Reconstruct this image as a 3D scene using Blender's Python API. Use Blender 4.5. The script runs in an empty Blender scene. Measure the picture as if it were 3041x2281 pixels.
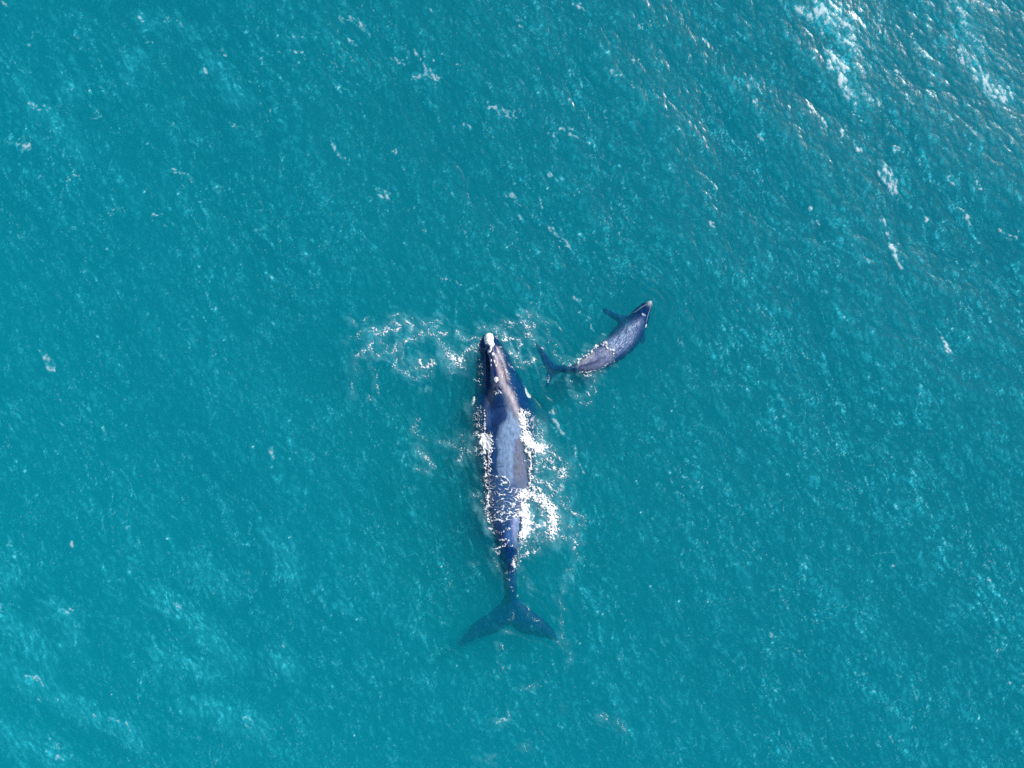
import bpy, bmesh, math, random
import numpy as np
from mathutils import Vector
from mathutils.bvhtree import BVHTree

C = bpy.context.scene
col = C.collection
rad = math.radians

# ------------------------------------------------------------------ camera, sky, sun, exposure
CAM_H = 42.0
S = 62.37                                   # photograph pixels per metre at the water line
cam_d = bpy.data.cameras.new("camera")
cam = bpy.data.objects.new("camera", cam_d); col.objects.link(cam)
cam.location = (0, 0, CAM_H); cam.rotation_euler = (0, 0, 0)
cam_d.sensor_width = 36; cam_d.lens = 36 * CAM_H / (3041 / S)
cam_d.clip_end = 5000; cam_d.clip_start = 0.5
C.camera = cam

SUN_AZ, SUN_EL = 42.0, 37.0                 # azimuth from +x towards +y
w = bpy.data.worlds.new("World"); C.world = w; w.use_nodes = True
nt = w.node_tree; nt.nodes.clear()
sky = nt.nodes.new("ShaderNodeTexSky"); sky.sky_type = 'NISHITA'; sky.sun_disc = False
sky.sun_elevation = rad(SUN_EL); sky.sun_rotation = rad(90 - SUN_AZ)
bg = nt.nodes.new("ShaderNodeBackground"); bg.inputs[1].default_value = 0.11
wo = nt.nodes.new("ShaderNodeOutputWorld")
nt.links.new(sky.outputs[0], bg.inputs[0]); nt.links.new(bg.outputs[0], wo.inputs[0])

sd = bpy.data.lights.new("sun", 'SUN'); sd.energy = 4.8; sd.angle = rad(0.5); sd.color = (1.0, 0.965, 0.92)
sun = bpy.data.objects.new("sun", sd); col.objects.link(sun)
sdir = Vector((math.cos(rad(SUN_EL)) * math.cos(rad(SUN_AZ)), math.cos(rad(SUN_EL)) * math.sin(rad(SUN_AZ)), math.sin(rad(SUN_EL))))
sun.rotation_euler = sdir.to_track_quat('Z', 'Y').to_euler()
sun.location = sdir * 60

C.view_settings.view_transform = 'Standard'; C.view_settings.look = 'None'
C.view_settings.exposure = 0.10; C.view_settings.gamma = 1.0
C.cycles.volume_bounces = 3; C.cycles.max_bounces = 8; C.cycles.transparent_max_bounces = 12
C.cycles.caustics_reflective = False; C.cycles.caustics_refractive = False
C.cycles.use_denoising = False
C.cycles.sample_clamp_indirect = 4.0

# ------------------------------------------------------------------ helpers
rng = np.random.default_rng(7)

def to_world(sx, sy, z=0.0):
    """photograph pixel -> point at height z"""
    k = (CAM_H - z) / CAM_H
    return ((sx - 1520.5) / S * k, (1140.5 - sy) / S * k, z)

def crop(x0, y0, sc):
    return lambda p: (x0 + p[0] / sc, y0 + p[1] / sc)
c1 = crop(1350, 950, 5.53); c2 = crop(1350, 1200, 5.53); c3 = crop(1350, 1450, 5.53); c4 = crop(1350, 1700, 5.53)
c5 = crop(1550, 870, 5.027); c6 = crop(1000, 900, 5.53)
tr = crop(2100, 0, 2.35); tl = crop(0, 0, 2.35); tm = crop(1000, 0, 2.35); bl = crop(0, 1575, 2.35); br = crop(2100, 1575, 2.35)
fv = crop(0, 0, 0.7274)

def sm(a, b, x):
    t = np.clip((x - a) / (b - a), 0, 1)
    return t * t * (3 - 2 * t)

def perlin(x, y, seed=0):
    xi = np.floor(x).astype(np.int64); yi = np.floor(y).astype(np.int64)
    xf = x - xi; yf = y - yi
    def g(ix, iy, dx, dy):
        h = (ix * 374761393 + iy * 668265263 + seed * 974634777) & 0xffffffff
        h = ((h ^ (h >> 13)) * 1274126177) & 0xffffffff
        h = h ^ (h >> 16)
        a = (h & 0xffff) * (2 * np.pi / 65536.0)
        return np.cos(a) * dx + np.sin(a) * dy
    u = xf ** 3 * (xf * (xf * 6 - 15) + 10); v = yf ** 3 * (yf * (yf * 6 - 15) + 10)
    a = g(xi, yi, xf, yf); b = g(xi + 1, yi, xf - 1, yf)
    c = g(xi, yi + 1, xf, yf - 1); d = g(xi + 1, yi + 1, xf - 1, yf - 1)
    return (a + (b - a) * u) * (1 - v) + (c + (d - c) * u) * v

def fbm(x, y, seed, octs=4, gain=0.5):
    s = 0; a = 1
    for i in range(octs):
        s = s + a * perlin(x * 2 ** i, y * 2 ** i, seed + i * 17); a *= gain
    return s

def rank(a):
    r = np.empty(a.size, dtype=np.float32)
    r[np.argsort(a.ravel())] = np.linspace(0, 1, a.size, dtype=np.float32)
    return r.reshape(a.shape)

def seg_dist(px, py, pts):
    d = np.full(px.shape, 1e9)
    if len(pts) == 1:
        return np.hypot(px - pts[0][0], py - pts[0][1])
    for (x0, y0), (x1, y1) in zip(pts[:-1], pts[1:]):
        vx, vy = x1 - x0, y1 - y0
        t = np.clip(((px - x0) * vx + (py - y0) * vy) / (vx * vx + vy * vy + 1e-9), 0, 1)
        d = np.minimum(d, np.hypot(px - x0 - t * vx, py - y0 - t * vy))
    return d

def poly_sd(px, py, pts):
    """signed distance to a polygon, negative inside"""
    n = len(pts); d = seg_dist(px, py, list(pts) + [pts[0]])
    ins = np.zeros(px.shape, bool)
    for i in range(n):
        x0, y0 = pts[i]; x1, y1 = pts[(i + 1) % n]
        if y0 == y1: continue
        c = ((y0 > py) != (y1 > py)) & (px < (x1 - x0) * (py - y0) / (y1 - y0) + x0)
        ins ^= c
    return np.where(ins, -d, d)

def mesh_np(name, co, quads, mat=None, smooth=True):
    me = bpy.data.meshes.new(name)
    me.vertices.add(len(co)); me.vertices.foreach_set("co", np.asarray(co, np.float32).ravel())
    nq = len(quads)
    me.loops.add(nq * 4); me.loops.foreach_set("vertex_index", np.asarray(quads, np.int32).ravel())
    me.polygons.add(nq); me.polygons.foreach_set("loop_start", np.arange(nq, dtype=np.int32) * 4)
    me.update(calc_edges=True)
    if smooth: me.polygons.foreach_set("use_smooth", np.ones(nq, bool))
    if mat: me.materials.append(mat)
    return me

def link(name, me, parent=None):
    o = bpy.data.objects.new(name, me); col.objects.link(o)
    if parent: o.parent = parent
    return o

def tag(o, label=None, cat=None, group=None, kind=None):
    if label: o["label"] = label
    if cat: o["category"] = cat
    if group: o["group"] = group
    if kind: o["kind"] = kind
    return o

def fattr(me, name, arr):
    a = me.attributes.new(name, 'FLOAT', 'POINT'); a.data.foreach_set("value", np.asarray(arr, np.float32).ravel())

def new_mat(name):
    m = bpy.data.materials.new(name); m.use_nodes = True; m.node_tree.nodes.clear()
    return m, m.node_tree.nodes, m.node_tree.links

# ------------------------------------------------------------------ materials
def water_material():
    m, n, l = new_mat("sea_water")
    out = n.new("ShaderNodeOutputMaterial")
    geo = n.new("ShaderNodeNewGeometry")
    tc = n.new("ShaderNodeMapping"); tc.inputs['Rotation'].default_value = (0, 0, rad(-35))
    tc.inputs['Scale'].default_value = (1.0, 0.55, 1.0)
    l.new(geo.outputs['Position'], tc.inputs[0])
    n1 = n.new("ShaderNodeTexNoise"); n1.inputs['Scale'].default_value = 6.5; n1.inputs['Detail'].default_value = 4; n1.inputs['Roughness'].default_value = 0.62
    n1.inputs['Distortion'].default_value = 0.6
    l.new(tc.outputs[0], n1.inputs['Vector'])
    bmp = n.new("ShaderNodeBump"); bmp.inputs['Strength'].default_value = 0.42; bmp.inputs['Distance'].default_value = 0.035
    l.new(n1.outputs[0], bmp.inputs['Height'])
    # clear water: Fresnel reflection over the water body
    # (Schlick's curve, the same from above and from below: the surface does not bend rays, so it must not trap them)
    dt = n.new("ShaderNodeVectorMath"); dt.operation = 'DOT_PRODUCT'; l.new(geo.outputs['Incoming'], dt.inputs[0]); l.new(bmp.outputs[0], dt.inputs[1])
    def mth(op, a, b=None):
        q_ = n.new("ShaderNodeMath"); q_.operation = op
        for i_, v_ in enumerate((a, b)):
            if v_ is None: continue
            if isinstance(v_, (int, float)): q_.inputs[i_].default_value = v_
            else: l.new(v_, q_.inputs[i_])
        return q_
    fr = mth('ADD', mth('MULTIPLY', mth('POWER', mth('SUBTRACT', 1.0, mth('MINIMUM', mth('ABSOLUTE', dt.outputs['Value']).outputs[0], 1.0).outputs[0]).outputs[0], 5.0).outputs[0], 0.98).outputs[0], 0.02)
    tra = n.new("ShaderNodeBsdfTransparent")
    glo = n.new("ShaderNodeBsdfGlossy"); glo.inputs['Roughness'].default_value = 0.23; l.new(bmp.outputs[0], glo.inputs['Normal'])
    # sky sheen on the wavelets painted as colour, together with fine suspended bubbles
    air_sheen = n.new("ShaderNodeAttribute"); air_sheen.attribute_name = "air_sheen"
    bub_sheen = n.new("ShaderNodeBsdfDiffuse"); bub_sheen.inputs[0].default_value = (0.04, 0.68, 0.80, 1); l.new(bmp.outputs[0], bub_sheen.inputs['Normal'])
    m0 = n.new("ShaderNodeMixShader"); l.new(air_sheen.outputs['Fac'], m0.inputs[0]); l.new(tra.outputs[0], m0.inputs[1]); l.new(bub_sheen.outputs[0], m0.inputs[2])
    m1 = n.new("ShaderNodeMixShader"); l.new(fr.outputs[0], m1.inputs[0]); l.new(m0.outputs[0], m1.inputs[1]); l.new(glo.outputs[0], m1.inputs[2])
    fo = n.new("ShaderNodeAttribute"); fo.attribute_name = "foam"  # whitecap foam; also carries the painted sun glints
    dif = n.new("ShaderNodeBsdfDiffuse"); dif.inputs[0].default_value = (0.58, 0.66, 0.70, 1)
    m2 = n.new("ShaderNodeMixShader"); l.new(fo.outputs['Fac'], m2.inputs[0]); l.new(m1.outputs[0], m2.inputs[1]); l.new(dif.outputs[0], m2.inputs[2])
    l.new(m2.outputs[0], out.inputs['Surface'])
    sc = n.new("ShaderNodeVolumeScatter"); sc.inputs['Color'].default_value = VOL_COL; sc.inputs['Density'].default_value = VOL_S; sc.inputs['Anisotropy'].default_value = -0.2
    ab = n.new("ShaderNodeVolumeAbsorption"); ab.inputs['Color'].default_value = VOL_ABS; ab.inputs['Density'].default_value = VOL_A
    ad = n.new("ShaderNodeAddShader"); l.new(sc.outputs[0], ad.inputs[0]); l.new(ab.outputs[0], ad.inputs[1])
    l.new(ad.outputs[0], out.inputs['Volume'])
    return m
VOL_COL = (0.0, 0.585, 0.600, 1); VOL_S = 0.27
VOL_ABS = (0.0, 0.515, 0.70, 1); VOL_A = 0.26

def foam_material():
    m, n, l = new_mat("sea_foam")
    out = n.new("ShaderNodeOutputMaterial")
    a = n.new("ShaderNodeAttribute"); a.attribute_name = "cover"
    d = n.new("ShaderNodeBsdfDiffuse"); d.inputs[0].default_value = (0.88, 0.90, 0.91, 1)
    t = n.new("ShaderNodeBsdfTransparent")
    mx = n.new("ShaderNodeMixShader"); l.new(a.outputs['Fac'], mx.inputs[0]); l.new(t.outputs[0], mx.inputs[1]); l.new(d.outputs[0], mx.inputs[2])
    l.new(mx.outputs[0], out.inputs[0])
    return m

def skin_material():
    m, n, l = new_mat("whale_skin")
    out = n.new("ShaderNodeOutputMaterial"); p = n.new("ShaderNodeBsdfPrincipled")
    a = n.new("ShaderNodeAttribute"); a.attribute_name = "skin"
    tc = n.new("ShaderNodeTexCoord")
    mp = n.new("ShaderNodeMapping"); mp.inputs['Scale'].default_value = (6, 2.2, 6); l.new(tc.outputs['Object'], mp.inputs[0])
    no = n.new("ShaderNodeTexNoise"); no.inputs['Scale'].default_value = 2.0; no.inputs['Detail'].default_value = 6; no.inputs['Roughness'].default_value = 0.65; l.new(mp.outputs[0], no.inputs['Vector'])
    mr = n.new("ShaderNodeMapRange"); mr.inputs[1].default_value = 0.3; mr.inputs[2].default_value = 0.7; mr.inputs[3].default_value = 0.55; mr.inputs[4].default_value = 1.3; l.new(no.outputs[0], mr.inputs[0])
    vm = n.new("ShaderNodeVectorMath"); vm.operation = 'SCALE'; l.new(a.outputs['Color'], vm.inputs[0]); l.new(mr.outputs[0], vm.inputs['Scale'])
    l.new(vm.outputs[0], p.inputs['Base Color'])
    p.inputs['Roughness'].default_value = 0.38
    # skin under water hardly glosses (water and wet skin bend light alike)
    ge = n.new("ShaderNodeNewGeometry"); sp = n.new("ShaderNodeSeparateXYZ"); l.new(ge.outputs['Position'], sp.inputs[0])
    sr = n.new("ShaderNodeMapRange"); sr.inputs[1].default_value = -0.06; sr.inputs[2].default_value = 0.06; sr.inputs[3].default_value = 0.03; sr.inputs[4].default_value = 0.5
    l.new(sp.outputs['Z'], sr.inputs[0]); l.new(sr.outputs[0], p.inputs['Specular IOR Level'])
    b = n.new("ShaderNodeBump"); b.inputs['Strength'].default_value = 0.5; b.inputs['Distance'].default_value = 0.03; l.new(no.outputs[0], b.inputs['Height']); l.new(b.outputs[0], p.inputs['Normal'])
    l.new(p.outputs[0], out.inputs[0])
    return m

def callosity_material(name, colr):
    m, n, l = new_mat(name)
    out = n.new("ShaderNodeOutputMaterial"); p = n.new("ShaderNodeBsdfPrincipled")
    no = n.new("ShaderNodeTexNoise"); no.inputs['Scale'].default_value = 14; no.inputs['Detail'].default_value = 3
    tc = n.new("ShaderNodeTexCoord"); l.new(tc.outputs['Object'], no.inputs['Vector'])
    r = n.new("ShaderNodeValToRGB"); r.color_ramp.elements[0].position = 0.33; r.color_ramp.elements[0].color = tuple(c * 0.55 for c in colr) + (1,)
    r.color_ramp.elements[1].position = 0.5; r.color_ramp.elements[1].color = tuple(colr) + (1,)
    l.new(no.outputs[0], r.inputs[0]); l.new(r.outputs[0], p.inputs['Base Color']); p.inputs['Roughness'].default_value = 0.8
    l.new(p.outputs[0], out.inputs[0])
    return m

def plain_material(name, c, rough=0.5):
    m, n, l = new_mat(name)
    out = n.new("ShaderNodeOutputMaterial"); p = n.new("ShaderNodeBsdfPrincipled")
    p.inputs['Base Color'].default_value = tuple(c) + (1,); p.inputs['Roughness'].default_value = rough
    l.new(p.outputs[0], out.inputs[0]); return m

M_WATER = water_material(); M_FOAM = foam_material(); M_SKIN = skin_material()
M_CAL = callosity_material("callosity_white", (0.90, 0.90, 0.90))
M_CALG = callosity_material("callosity_grey", (0.42, 0.48, 0.52))
M_PALE = callosity_material("pale_patch", (0.80, 0.86, 0.78))
M_BLOW = plain_material("blowhole_dark", (0.004, 0.01, 0.04), 0.3)

# ------------------------------------------------------------------ whales
def interp(table, t):
    """Catmull-Rom through rows of a table at parameter t (0..n-1)"""
    T = np.asarray(table, float); n = len(T)
    i = np.clip(np.floor(t).astype(int), 0, n - 2); f = (t - i)[:, None]
    p0 = T[np.clip(i - 1, 0, n - 1)]; p1 = T[i]; p2 = T[i + 1]; p3 = T[np.clip(i + 2, 0, n - 1)]
    return 0.5 * ((2 * p1) + (p2 - p0) * f + (2 * p0 - 5 * p1 + 4 * p2 - p3) * f ** 2 + (3 * p1 - p0 - 3 * p2 + p3) * f ** 3)

def loft(bm, rows, nst=120, nring=40, power=2.0):
    """rows: (x, y, half width, z of the top, half height). Rings stand across the spine."""
    R = interp(rows, np.linspace(0, len(rows) - 1, nst))
    R[:, 2] = np.maximum(R[:, 2], 0.004); R[:, 4] = np.maximum(R[:, 4], 0.004)
    T = np.gradient(R[:, :2], axis=0); T /= np.linalg.norm(T, axis=1)[:, None]
    L = np.stack([T[:, 1], -T[:, 0]], 1)
    rings = []
    for k in range(nst):
        x, y, a, zt, b = R[k]; ring = []
        for j in range(nring):
            an = 2 * math.pi * j / nring
            cx = math.copysign(abs(math.cos(an)) ** (2 / power), math.cos(an)); sz = math.copysign(abs(math.sin(an)) ** (2 / power), math.sin(an))
            ring.append(bm.verts.new((x + L[k, 0] * a * cx, y + L[k, 1] * a * cx, zt - b + b * sz)))
        rings.append(ring)
    for k in range(nst - 1):
        for j in range(nring):
            bm.faces.new((rings[k][j], rings[k][(j + 1) % nring], rings[k + 1][(j + 1) % nring], rings[k + 1][j]))
    bm.faces.new(rings[0][::-1]); bm.faces.new(rings[-1])

def blade(bm, outline, zf, thick=0.16, droop=0.0):
    """fluke or flipper: outline in photograph pixels, zf(x, y) gives its mid depth, edges thin out"""
    px = [p[0] for p in outline]; py = [p[1] for p in outline]
    st = 3.0
    gx = np.arange(min(px) - 6, max(px) + 6, st); gy = np.arange(min(py) - 6, max(py) + 6, st)
    X, Y = np.meshgrid(gx, gy); d = -poly_sd(X, Y, outline) + 2.6
    inside = d > 0
    idx = {}
    H, W = X.shape
    keep = inside[:-1, :-1] & inside[1:, :-1] & inside[:-1, 1:] & inside[1:, 1:]
    used = np.zeros_like(inside); used[:-1, :-1] |= keep; used[1:, :-1] |= keep; used[:-1, 1:] |= keep; used[1:, 1:] |= keep
    for i, j in zip(*np.nonzero(used)):
        z = float(zf(X[i, j], Y[i, j]))
        th = thick * (1 - math.exp(-max(d[i, j], 0.0) / 14.0)) + 0.02
        z -= droop * math.exp(-max(d[i, j], 0.0) / 9.0)
        wx, wy, _ = to_world(X[i, j], Y[i, j], z)
        idx[i, j] = (bm.verts.new((wx, wy, z + th)), bm.verts.new((wx, wy, z - th)))
    for i, j in zip(*np.nonzero(keep)):
        a, b, c, e = idx[i, j], idx[i, j + 1], idx[i + 1, j + 1], idx[i + 1, j]
        bm.faces.new((a[0], e[0], c[0], b[0])); bm.faces.new((a[1], b[1], c[1], e[1]))
    # side walls on the rim
    def k(i, j): return 0 <= i < H - 1 and 0 <= j < W - 1 and keep[i, j]
    for i, j in zip(*np.nonzero(keep)):
        for (di, dj, p, q) in ((-1, 0, (i, j), (i, j + 1)), (1, 0, (i + 1, j + 1), (i + 1, j)), (0, -1, (i + 1, j), (i, j)), (0, 1, (i, j + 1), (i + 1, j + 1))):
            if not k(i + di, j + dj):
                P, Q = idx[p], idx[q]
                try: bm.faces.new((P[0], Q[0], Q[1], P[1]))
                except ValueError: pass

def fuse(name, bm, voxel, smooth_it=6):
    """join overlapping closed shells into one continuous skin"""
    bmesh.ops.recalc_face_normals(bm, faces=bm.faces[:])
    me = bpy.data.meshes.new(name + "_raw"); bm.to_mesh(me); bm.free()
    o = bpy.data.objects.new(name + "_raw", me); col.objects.link(o)
    r = o.modifiers.new("r", 'REMESH'); r.mode = 'VOXEL'; r.voxel_size = voxel
    s = o.modifiers.new("s", 'SMOOTH'); s.factor = 0.5; s.iterations = smooth_it
    dg = bpy.context.evaluated_depsgraph_get(); dg.update()
    out = bpy.data.meshes.new_from_object(o.evaluated_get(dg)); out.name = name
    bpy.data.objects.remove(o); bpy.data.meshes.remove(me)
    out.polygons.foreach_set("use_smooth", np.ones(len(out.polygons), bool))
    out.materials.clear(); out.materials.append(M_SKIN)
    return out

def verts_np(me):
    a = np.empty(len(me.vertices) * 3, np.float32); me.vertices.foreach_get("co", a); return a.reshape(-1, 3).astype(float)

def paint(me, base, patches, warp=5.0, seed=3, streaks=None):
    v = verts_np(me); k = CAM_H / (CAM_H - v[:, 2])
    px = v[:, 0] * k * S + 1520.5; py = 1140.5 - v[:, 1] * k * S
    wx = px + warp * fbm(px / 22, py / 40, seed, 4); wy = py + warp * 1.6 * fbm(px / 22, py / 40, seed + 50, 4)
    c = np.tile(np.array(base, float), (len(v), 1))
    for poly, colr, soft, amt in patches:
        d = poly_sd(wx, wy, poly)
        f = sm(soft * 2.6, -soft * 2.6, d)[:, None] * amt * (0.82 + 0.3 * rank(fbm(px / 9, py / 26, seed + 90, 4, 0.7)))[:, None]
        f = np.clip(f, 0, 1)
        c = c * (1 - f) + np.array(colr) * f
    if streaks is not None:
        c = streaks(px, py, c)
    at = me.color_attributes.new("skin", 'FLOAT_COLOR', 'POINT')
    at.data.foreach_set("color", np.concatenate([c, np.ones((len(v), 1))], 1).astype(np.float32).ravel())

NAVY = (0.001, 0.016, 0.120)

# --- mother
def mw(sx, sy, z=0.0): return to_world(sx, sy, z)[:2]
# rows: photograph y, left edge, right edge, top z
mother_rows = [
    (989, 1446, 1458, -0.22), (996, 1434, 1470, -0.14), (1004, 1428, 1478, -0.12), (1022, 1422, 1487, -0.16), (1040, 1417, 1500, -0.18), (1058, 1414, 1510, -0.18),
    (1095, 1412, 1525, -0.12), (1131, 1410, 1543, 0.02), (1160, 1406, 1561, 0.10), (1180, 1396, 1575, 0.13), (1203, 1390, 1586, 0.17), (1236, 1390, 1592, 0.215),
    (1272, 1396, 1593, 0.235), (1308, 1402, 1592, 0.23), (1345, 1408, 1589, 0.27), (1399, 1422, 1587, 0.33), (1435, 1432, 1583, 0.37), (1471, 1436, 1574, 0.35),
    (1522, 1443, 1558, 0.28), (1558, 1453, 1554, 0.19), (1594, 1466, 1548, 0.095), (1612, 1470, 1544, 0.03), (1631, 1475, 1543, -0.06), (1667, 1482, 1537, -0.20),
    (1703, 1491, 1535, -0.36), (1750, 1497, 1535, -0.56), (1790, 1498, 1535, -0.78), (1830, 1500, 1534, -0.98), (1850, 1506, 1528, -1.08)]
rows = []
for (y, xl, xr, zt) in mother_rows:
    a_px = (xr - xl) / 2; a = a_px / S
    b = a * (0.92 if y < 1600 else 0.92 + 0.7 * min(1, (y - 1600) / 120))
    if y < 1100: b = min(b, 0.8) * 0.9
    zc = zt - b
    x, yy = mw((xl + xr) / 2, y, max(zc, -1.3))
    rows.append((x, yy, a * (CAM_H - zc) / CAM_H, zt, b))
bm = bmesh.new()
loft(bm, rows, 170, 48)
def strip(pts, crp, depth=0.5):
    r = []
    for (x, y, hw, z) in pts:
        sx, sy = crp((x, y)); X, Y = mw(sx, sy, z); r.append((X, Y, hw / 5.53 / S, z, depth))
    return r
# arched upper jaw
loft(bm, strip([(556, 212, 35, 0.10), (560, 240, 68, 0.24), (562, 300, 84, 0.32), (575, 380, 86, 0.36), (600, 480, 86, 0.38), (630, 580, 84, 0.40), (665, 700, 92, 0.41), (685, 850, 106, 0.42),
     (708, 1000, 122, 0.42), (722, 1100, 132, 0.42), (730, 1200, 150, 0.36), (738, 1300, 170, 0.30), (750, 1420, 180, 0.22)], c1, 0.42), 90, 32, 2.5)
# lower lips
loft(bm, strip([(690, 425, 8, 0.02), (715, 500, 26, 0.12), (750, 600, 42, 0.17), (790, 720, 50, 0.19), (822, 830, 46, 0.18), (850, 940, 34, 0.14), (872, 1040, 18, 0.06), (885, 1120, 8, -0.1)], c1, 0.40), 60, 20)
loft(bm, strip([(495, 500, 6, 0.0), (500, 600, 18, 0.04), (503, 720, 22, 0.06), (508, 850, 20, 0.05), (510, 950, 12, 0.02), (512, 1050, 8, -0.1)], c1, 0.30), 50, 16)
# flukes
fl = [c4(p) for p in [(842, 240), (835, 360), (800, 440), (740, 520), (640, 610), (540, 690), (450, 745), (350, 815), (270, 890), (200, 990), (140, 1070), (75, 1130), (78, 1180), (110, 1215), (155, 1200), (200, 1150),
      (300, 1115), (450, 1055), (600, 1015), (720, 965), (830, 895), (895, 855), (925, 858), (985, 915), (1090, 985), (1250, 1030), (1400, 1052), (1550, 1085), (1660, 1120), (1705, 1100), (1680, 1040),
      (1620, 940), (1540, 850), (1450, 765), (1340, 680), (1210, 590), (1100, 510), (1035, 430), (1010, 340), (1000, 240)]]
def fz(x, y):
    return -0.92 - 0.0014 * abs(x - 1516) - 0.0006 * max(0, y - 1800)
blade(bm, fl, fz, 0.13, 0.15)
# flippers
blade(bm, [c1(p) for p in [(1150, 1180), (1290, 1230), (1420, 1350), (1540, 1470), (1640, 1610), (1650, 1690), (1560, 1710), (1420, 1650), (1260, 1560), (1120, 1480)]], lambda x, y: -1.9 - 0.006 * max(0, x - 1560), 0.14)
blade(bm, [c1(p) for p in [(420, 1180), (300, 1240), (220, 1350), (150, 1480), (90, 1620), (100, 1700), (190, 1690), (300, 1600), (420, 1500)]], lambda x, y: -2.0 - 0.006 * max(0, 1400 - x), 0.14)
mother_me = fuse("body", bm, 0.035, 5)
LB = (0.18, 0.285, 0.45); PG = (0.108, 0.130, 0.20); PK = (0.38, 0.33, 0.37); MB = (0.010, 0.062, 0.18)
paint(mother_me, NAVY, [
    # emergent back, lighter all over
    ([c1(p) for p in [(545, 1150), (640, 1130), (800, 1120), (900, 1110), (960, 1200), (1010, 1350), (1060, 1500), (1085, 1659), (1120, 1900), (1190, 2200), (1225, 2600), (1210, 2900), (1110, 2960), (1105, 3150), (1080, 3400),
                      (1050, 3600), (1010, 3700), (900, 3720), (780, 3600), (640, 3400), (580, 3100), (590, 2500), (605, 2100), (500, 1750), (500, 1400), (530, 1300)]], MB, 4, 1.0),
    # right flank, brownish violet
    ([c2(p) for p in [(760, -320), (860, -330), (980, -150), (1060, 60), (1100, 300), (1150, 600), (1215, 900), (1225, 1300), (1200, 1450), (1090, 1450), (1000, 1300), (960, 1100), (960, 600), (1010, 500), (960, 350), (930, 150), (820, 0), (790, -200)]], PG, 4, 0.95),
    # large pale slate patch along the back, sky reflection partly painted in
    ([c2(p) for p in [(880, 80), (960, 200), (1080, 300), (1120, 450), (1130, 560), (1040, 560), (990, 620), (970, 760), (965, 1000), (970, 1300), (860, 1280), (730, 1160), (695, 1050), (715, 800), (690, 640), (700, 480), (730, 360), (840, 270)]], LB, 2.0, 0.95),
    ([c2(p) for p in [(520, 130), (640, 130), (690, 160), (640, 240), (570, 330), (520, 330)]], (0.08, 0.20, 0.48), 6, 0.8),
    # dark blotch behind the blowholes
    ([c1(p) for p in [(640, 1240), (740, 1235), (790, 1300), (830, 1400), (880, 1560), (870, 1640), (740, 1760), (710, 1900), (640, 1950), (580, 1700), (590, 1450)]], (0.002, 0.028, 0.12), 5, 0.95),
    # pinkish margins, sunlight on the right side partly painted in
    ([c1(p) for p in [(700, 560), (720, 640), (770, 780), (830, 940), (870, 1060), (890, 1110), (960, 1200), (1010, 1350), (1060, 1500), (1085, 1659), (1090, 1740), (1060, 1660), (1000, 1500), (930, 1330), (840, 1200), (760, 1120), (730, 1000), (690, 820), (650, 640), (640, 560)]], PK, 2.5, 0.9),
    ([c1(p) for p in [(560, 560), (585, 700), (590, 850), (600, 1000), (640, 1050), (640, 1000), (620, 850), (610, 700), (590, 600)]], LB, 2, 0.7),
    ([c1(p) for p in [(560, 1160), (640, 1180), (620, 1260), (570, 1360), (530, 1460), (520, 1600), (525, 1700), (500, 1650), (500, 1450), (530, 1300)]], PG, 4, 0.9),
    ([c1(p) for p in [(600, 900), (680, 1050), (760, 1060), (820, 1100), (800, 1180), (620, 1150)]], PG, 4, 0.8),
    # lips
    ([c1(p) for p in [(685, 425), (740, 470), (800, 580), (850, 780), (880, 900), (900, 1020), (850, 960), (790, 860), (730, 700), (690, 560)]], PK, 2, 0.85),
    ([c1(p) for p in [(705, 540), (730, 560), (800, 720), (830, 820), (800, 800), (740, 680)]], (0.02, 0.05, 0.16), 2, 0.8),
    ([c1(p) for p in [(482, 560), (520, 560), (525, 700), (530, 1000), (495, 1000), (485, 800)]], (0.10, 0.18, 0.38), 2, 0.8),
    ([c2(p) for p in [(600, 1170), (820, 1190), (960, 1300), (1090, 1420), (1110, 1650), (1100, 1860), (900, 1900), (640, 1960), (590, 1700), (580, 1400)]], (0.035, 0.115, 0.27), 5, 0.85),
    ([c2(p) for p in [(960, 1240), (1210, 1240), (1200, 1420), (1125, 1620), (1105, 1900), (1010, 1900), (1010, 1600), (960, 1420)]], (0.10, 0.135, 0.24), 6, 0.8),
    # mid-tail strip, sunlight painted into the skin colour
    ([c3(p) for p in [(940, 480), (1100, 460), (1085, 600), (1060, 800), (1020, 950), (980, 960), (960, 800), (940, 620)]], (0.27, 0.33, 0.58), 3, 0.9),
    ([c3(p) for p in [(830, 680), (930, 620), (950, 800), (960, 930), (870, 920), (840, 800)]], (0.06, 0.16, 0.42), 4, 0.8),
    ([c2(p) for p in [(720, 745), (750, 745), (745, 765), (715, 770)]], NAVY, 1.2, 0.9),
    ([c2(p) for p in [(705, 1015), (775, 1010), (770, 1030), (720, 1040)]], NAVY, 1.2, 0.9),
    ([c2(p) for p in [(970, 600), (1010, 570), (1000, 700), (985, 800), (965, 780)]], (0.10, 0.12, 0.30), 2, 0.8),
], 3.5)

mother = bpy.data.objects.new("adult_whale", None); col.objects.link(mother)
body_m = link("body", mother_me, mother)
tag(mother, "large adult whale with white callosities on its snout and a slate grey back", "whale")

dg = bpy.context.evaluated_depsgraph_get()
def bvh_of(me):
    v = verts_np(me); p = [tuple(f.vertices) for f in me.polygons]
    return BVHTree.FromPolygons([tuple(q) for q in v], p)
bvh_m = bvh_of(mother_me)

def top_of(bvh, x, y):
    h = bvh.ray_cast(Vector((x, y, 5)), Vector((0, 0, -1)), 12)
    return h

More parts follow.
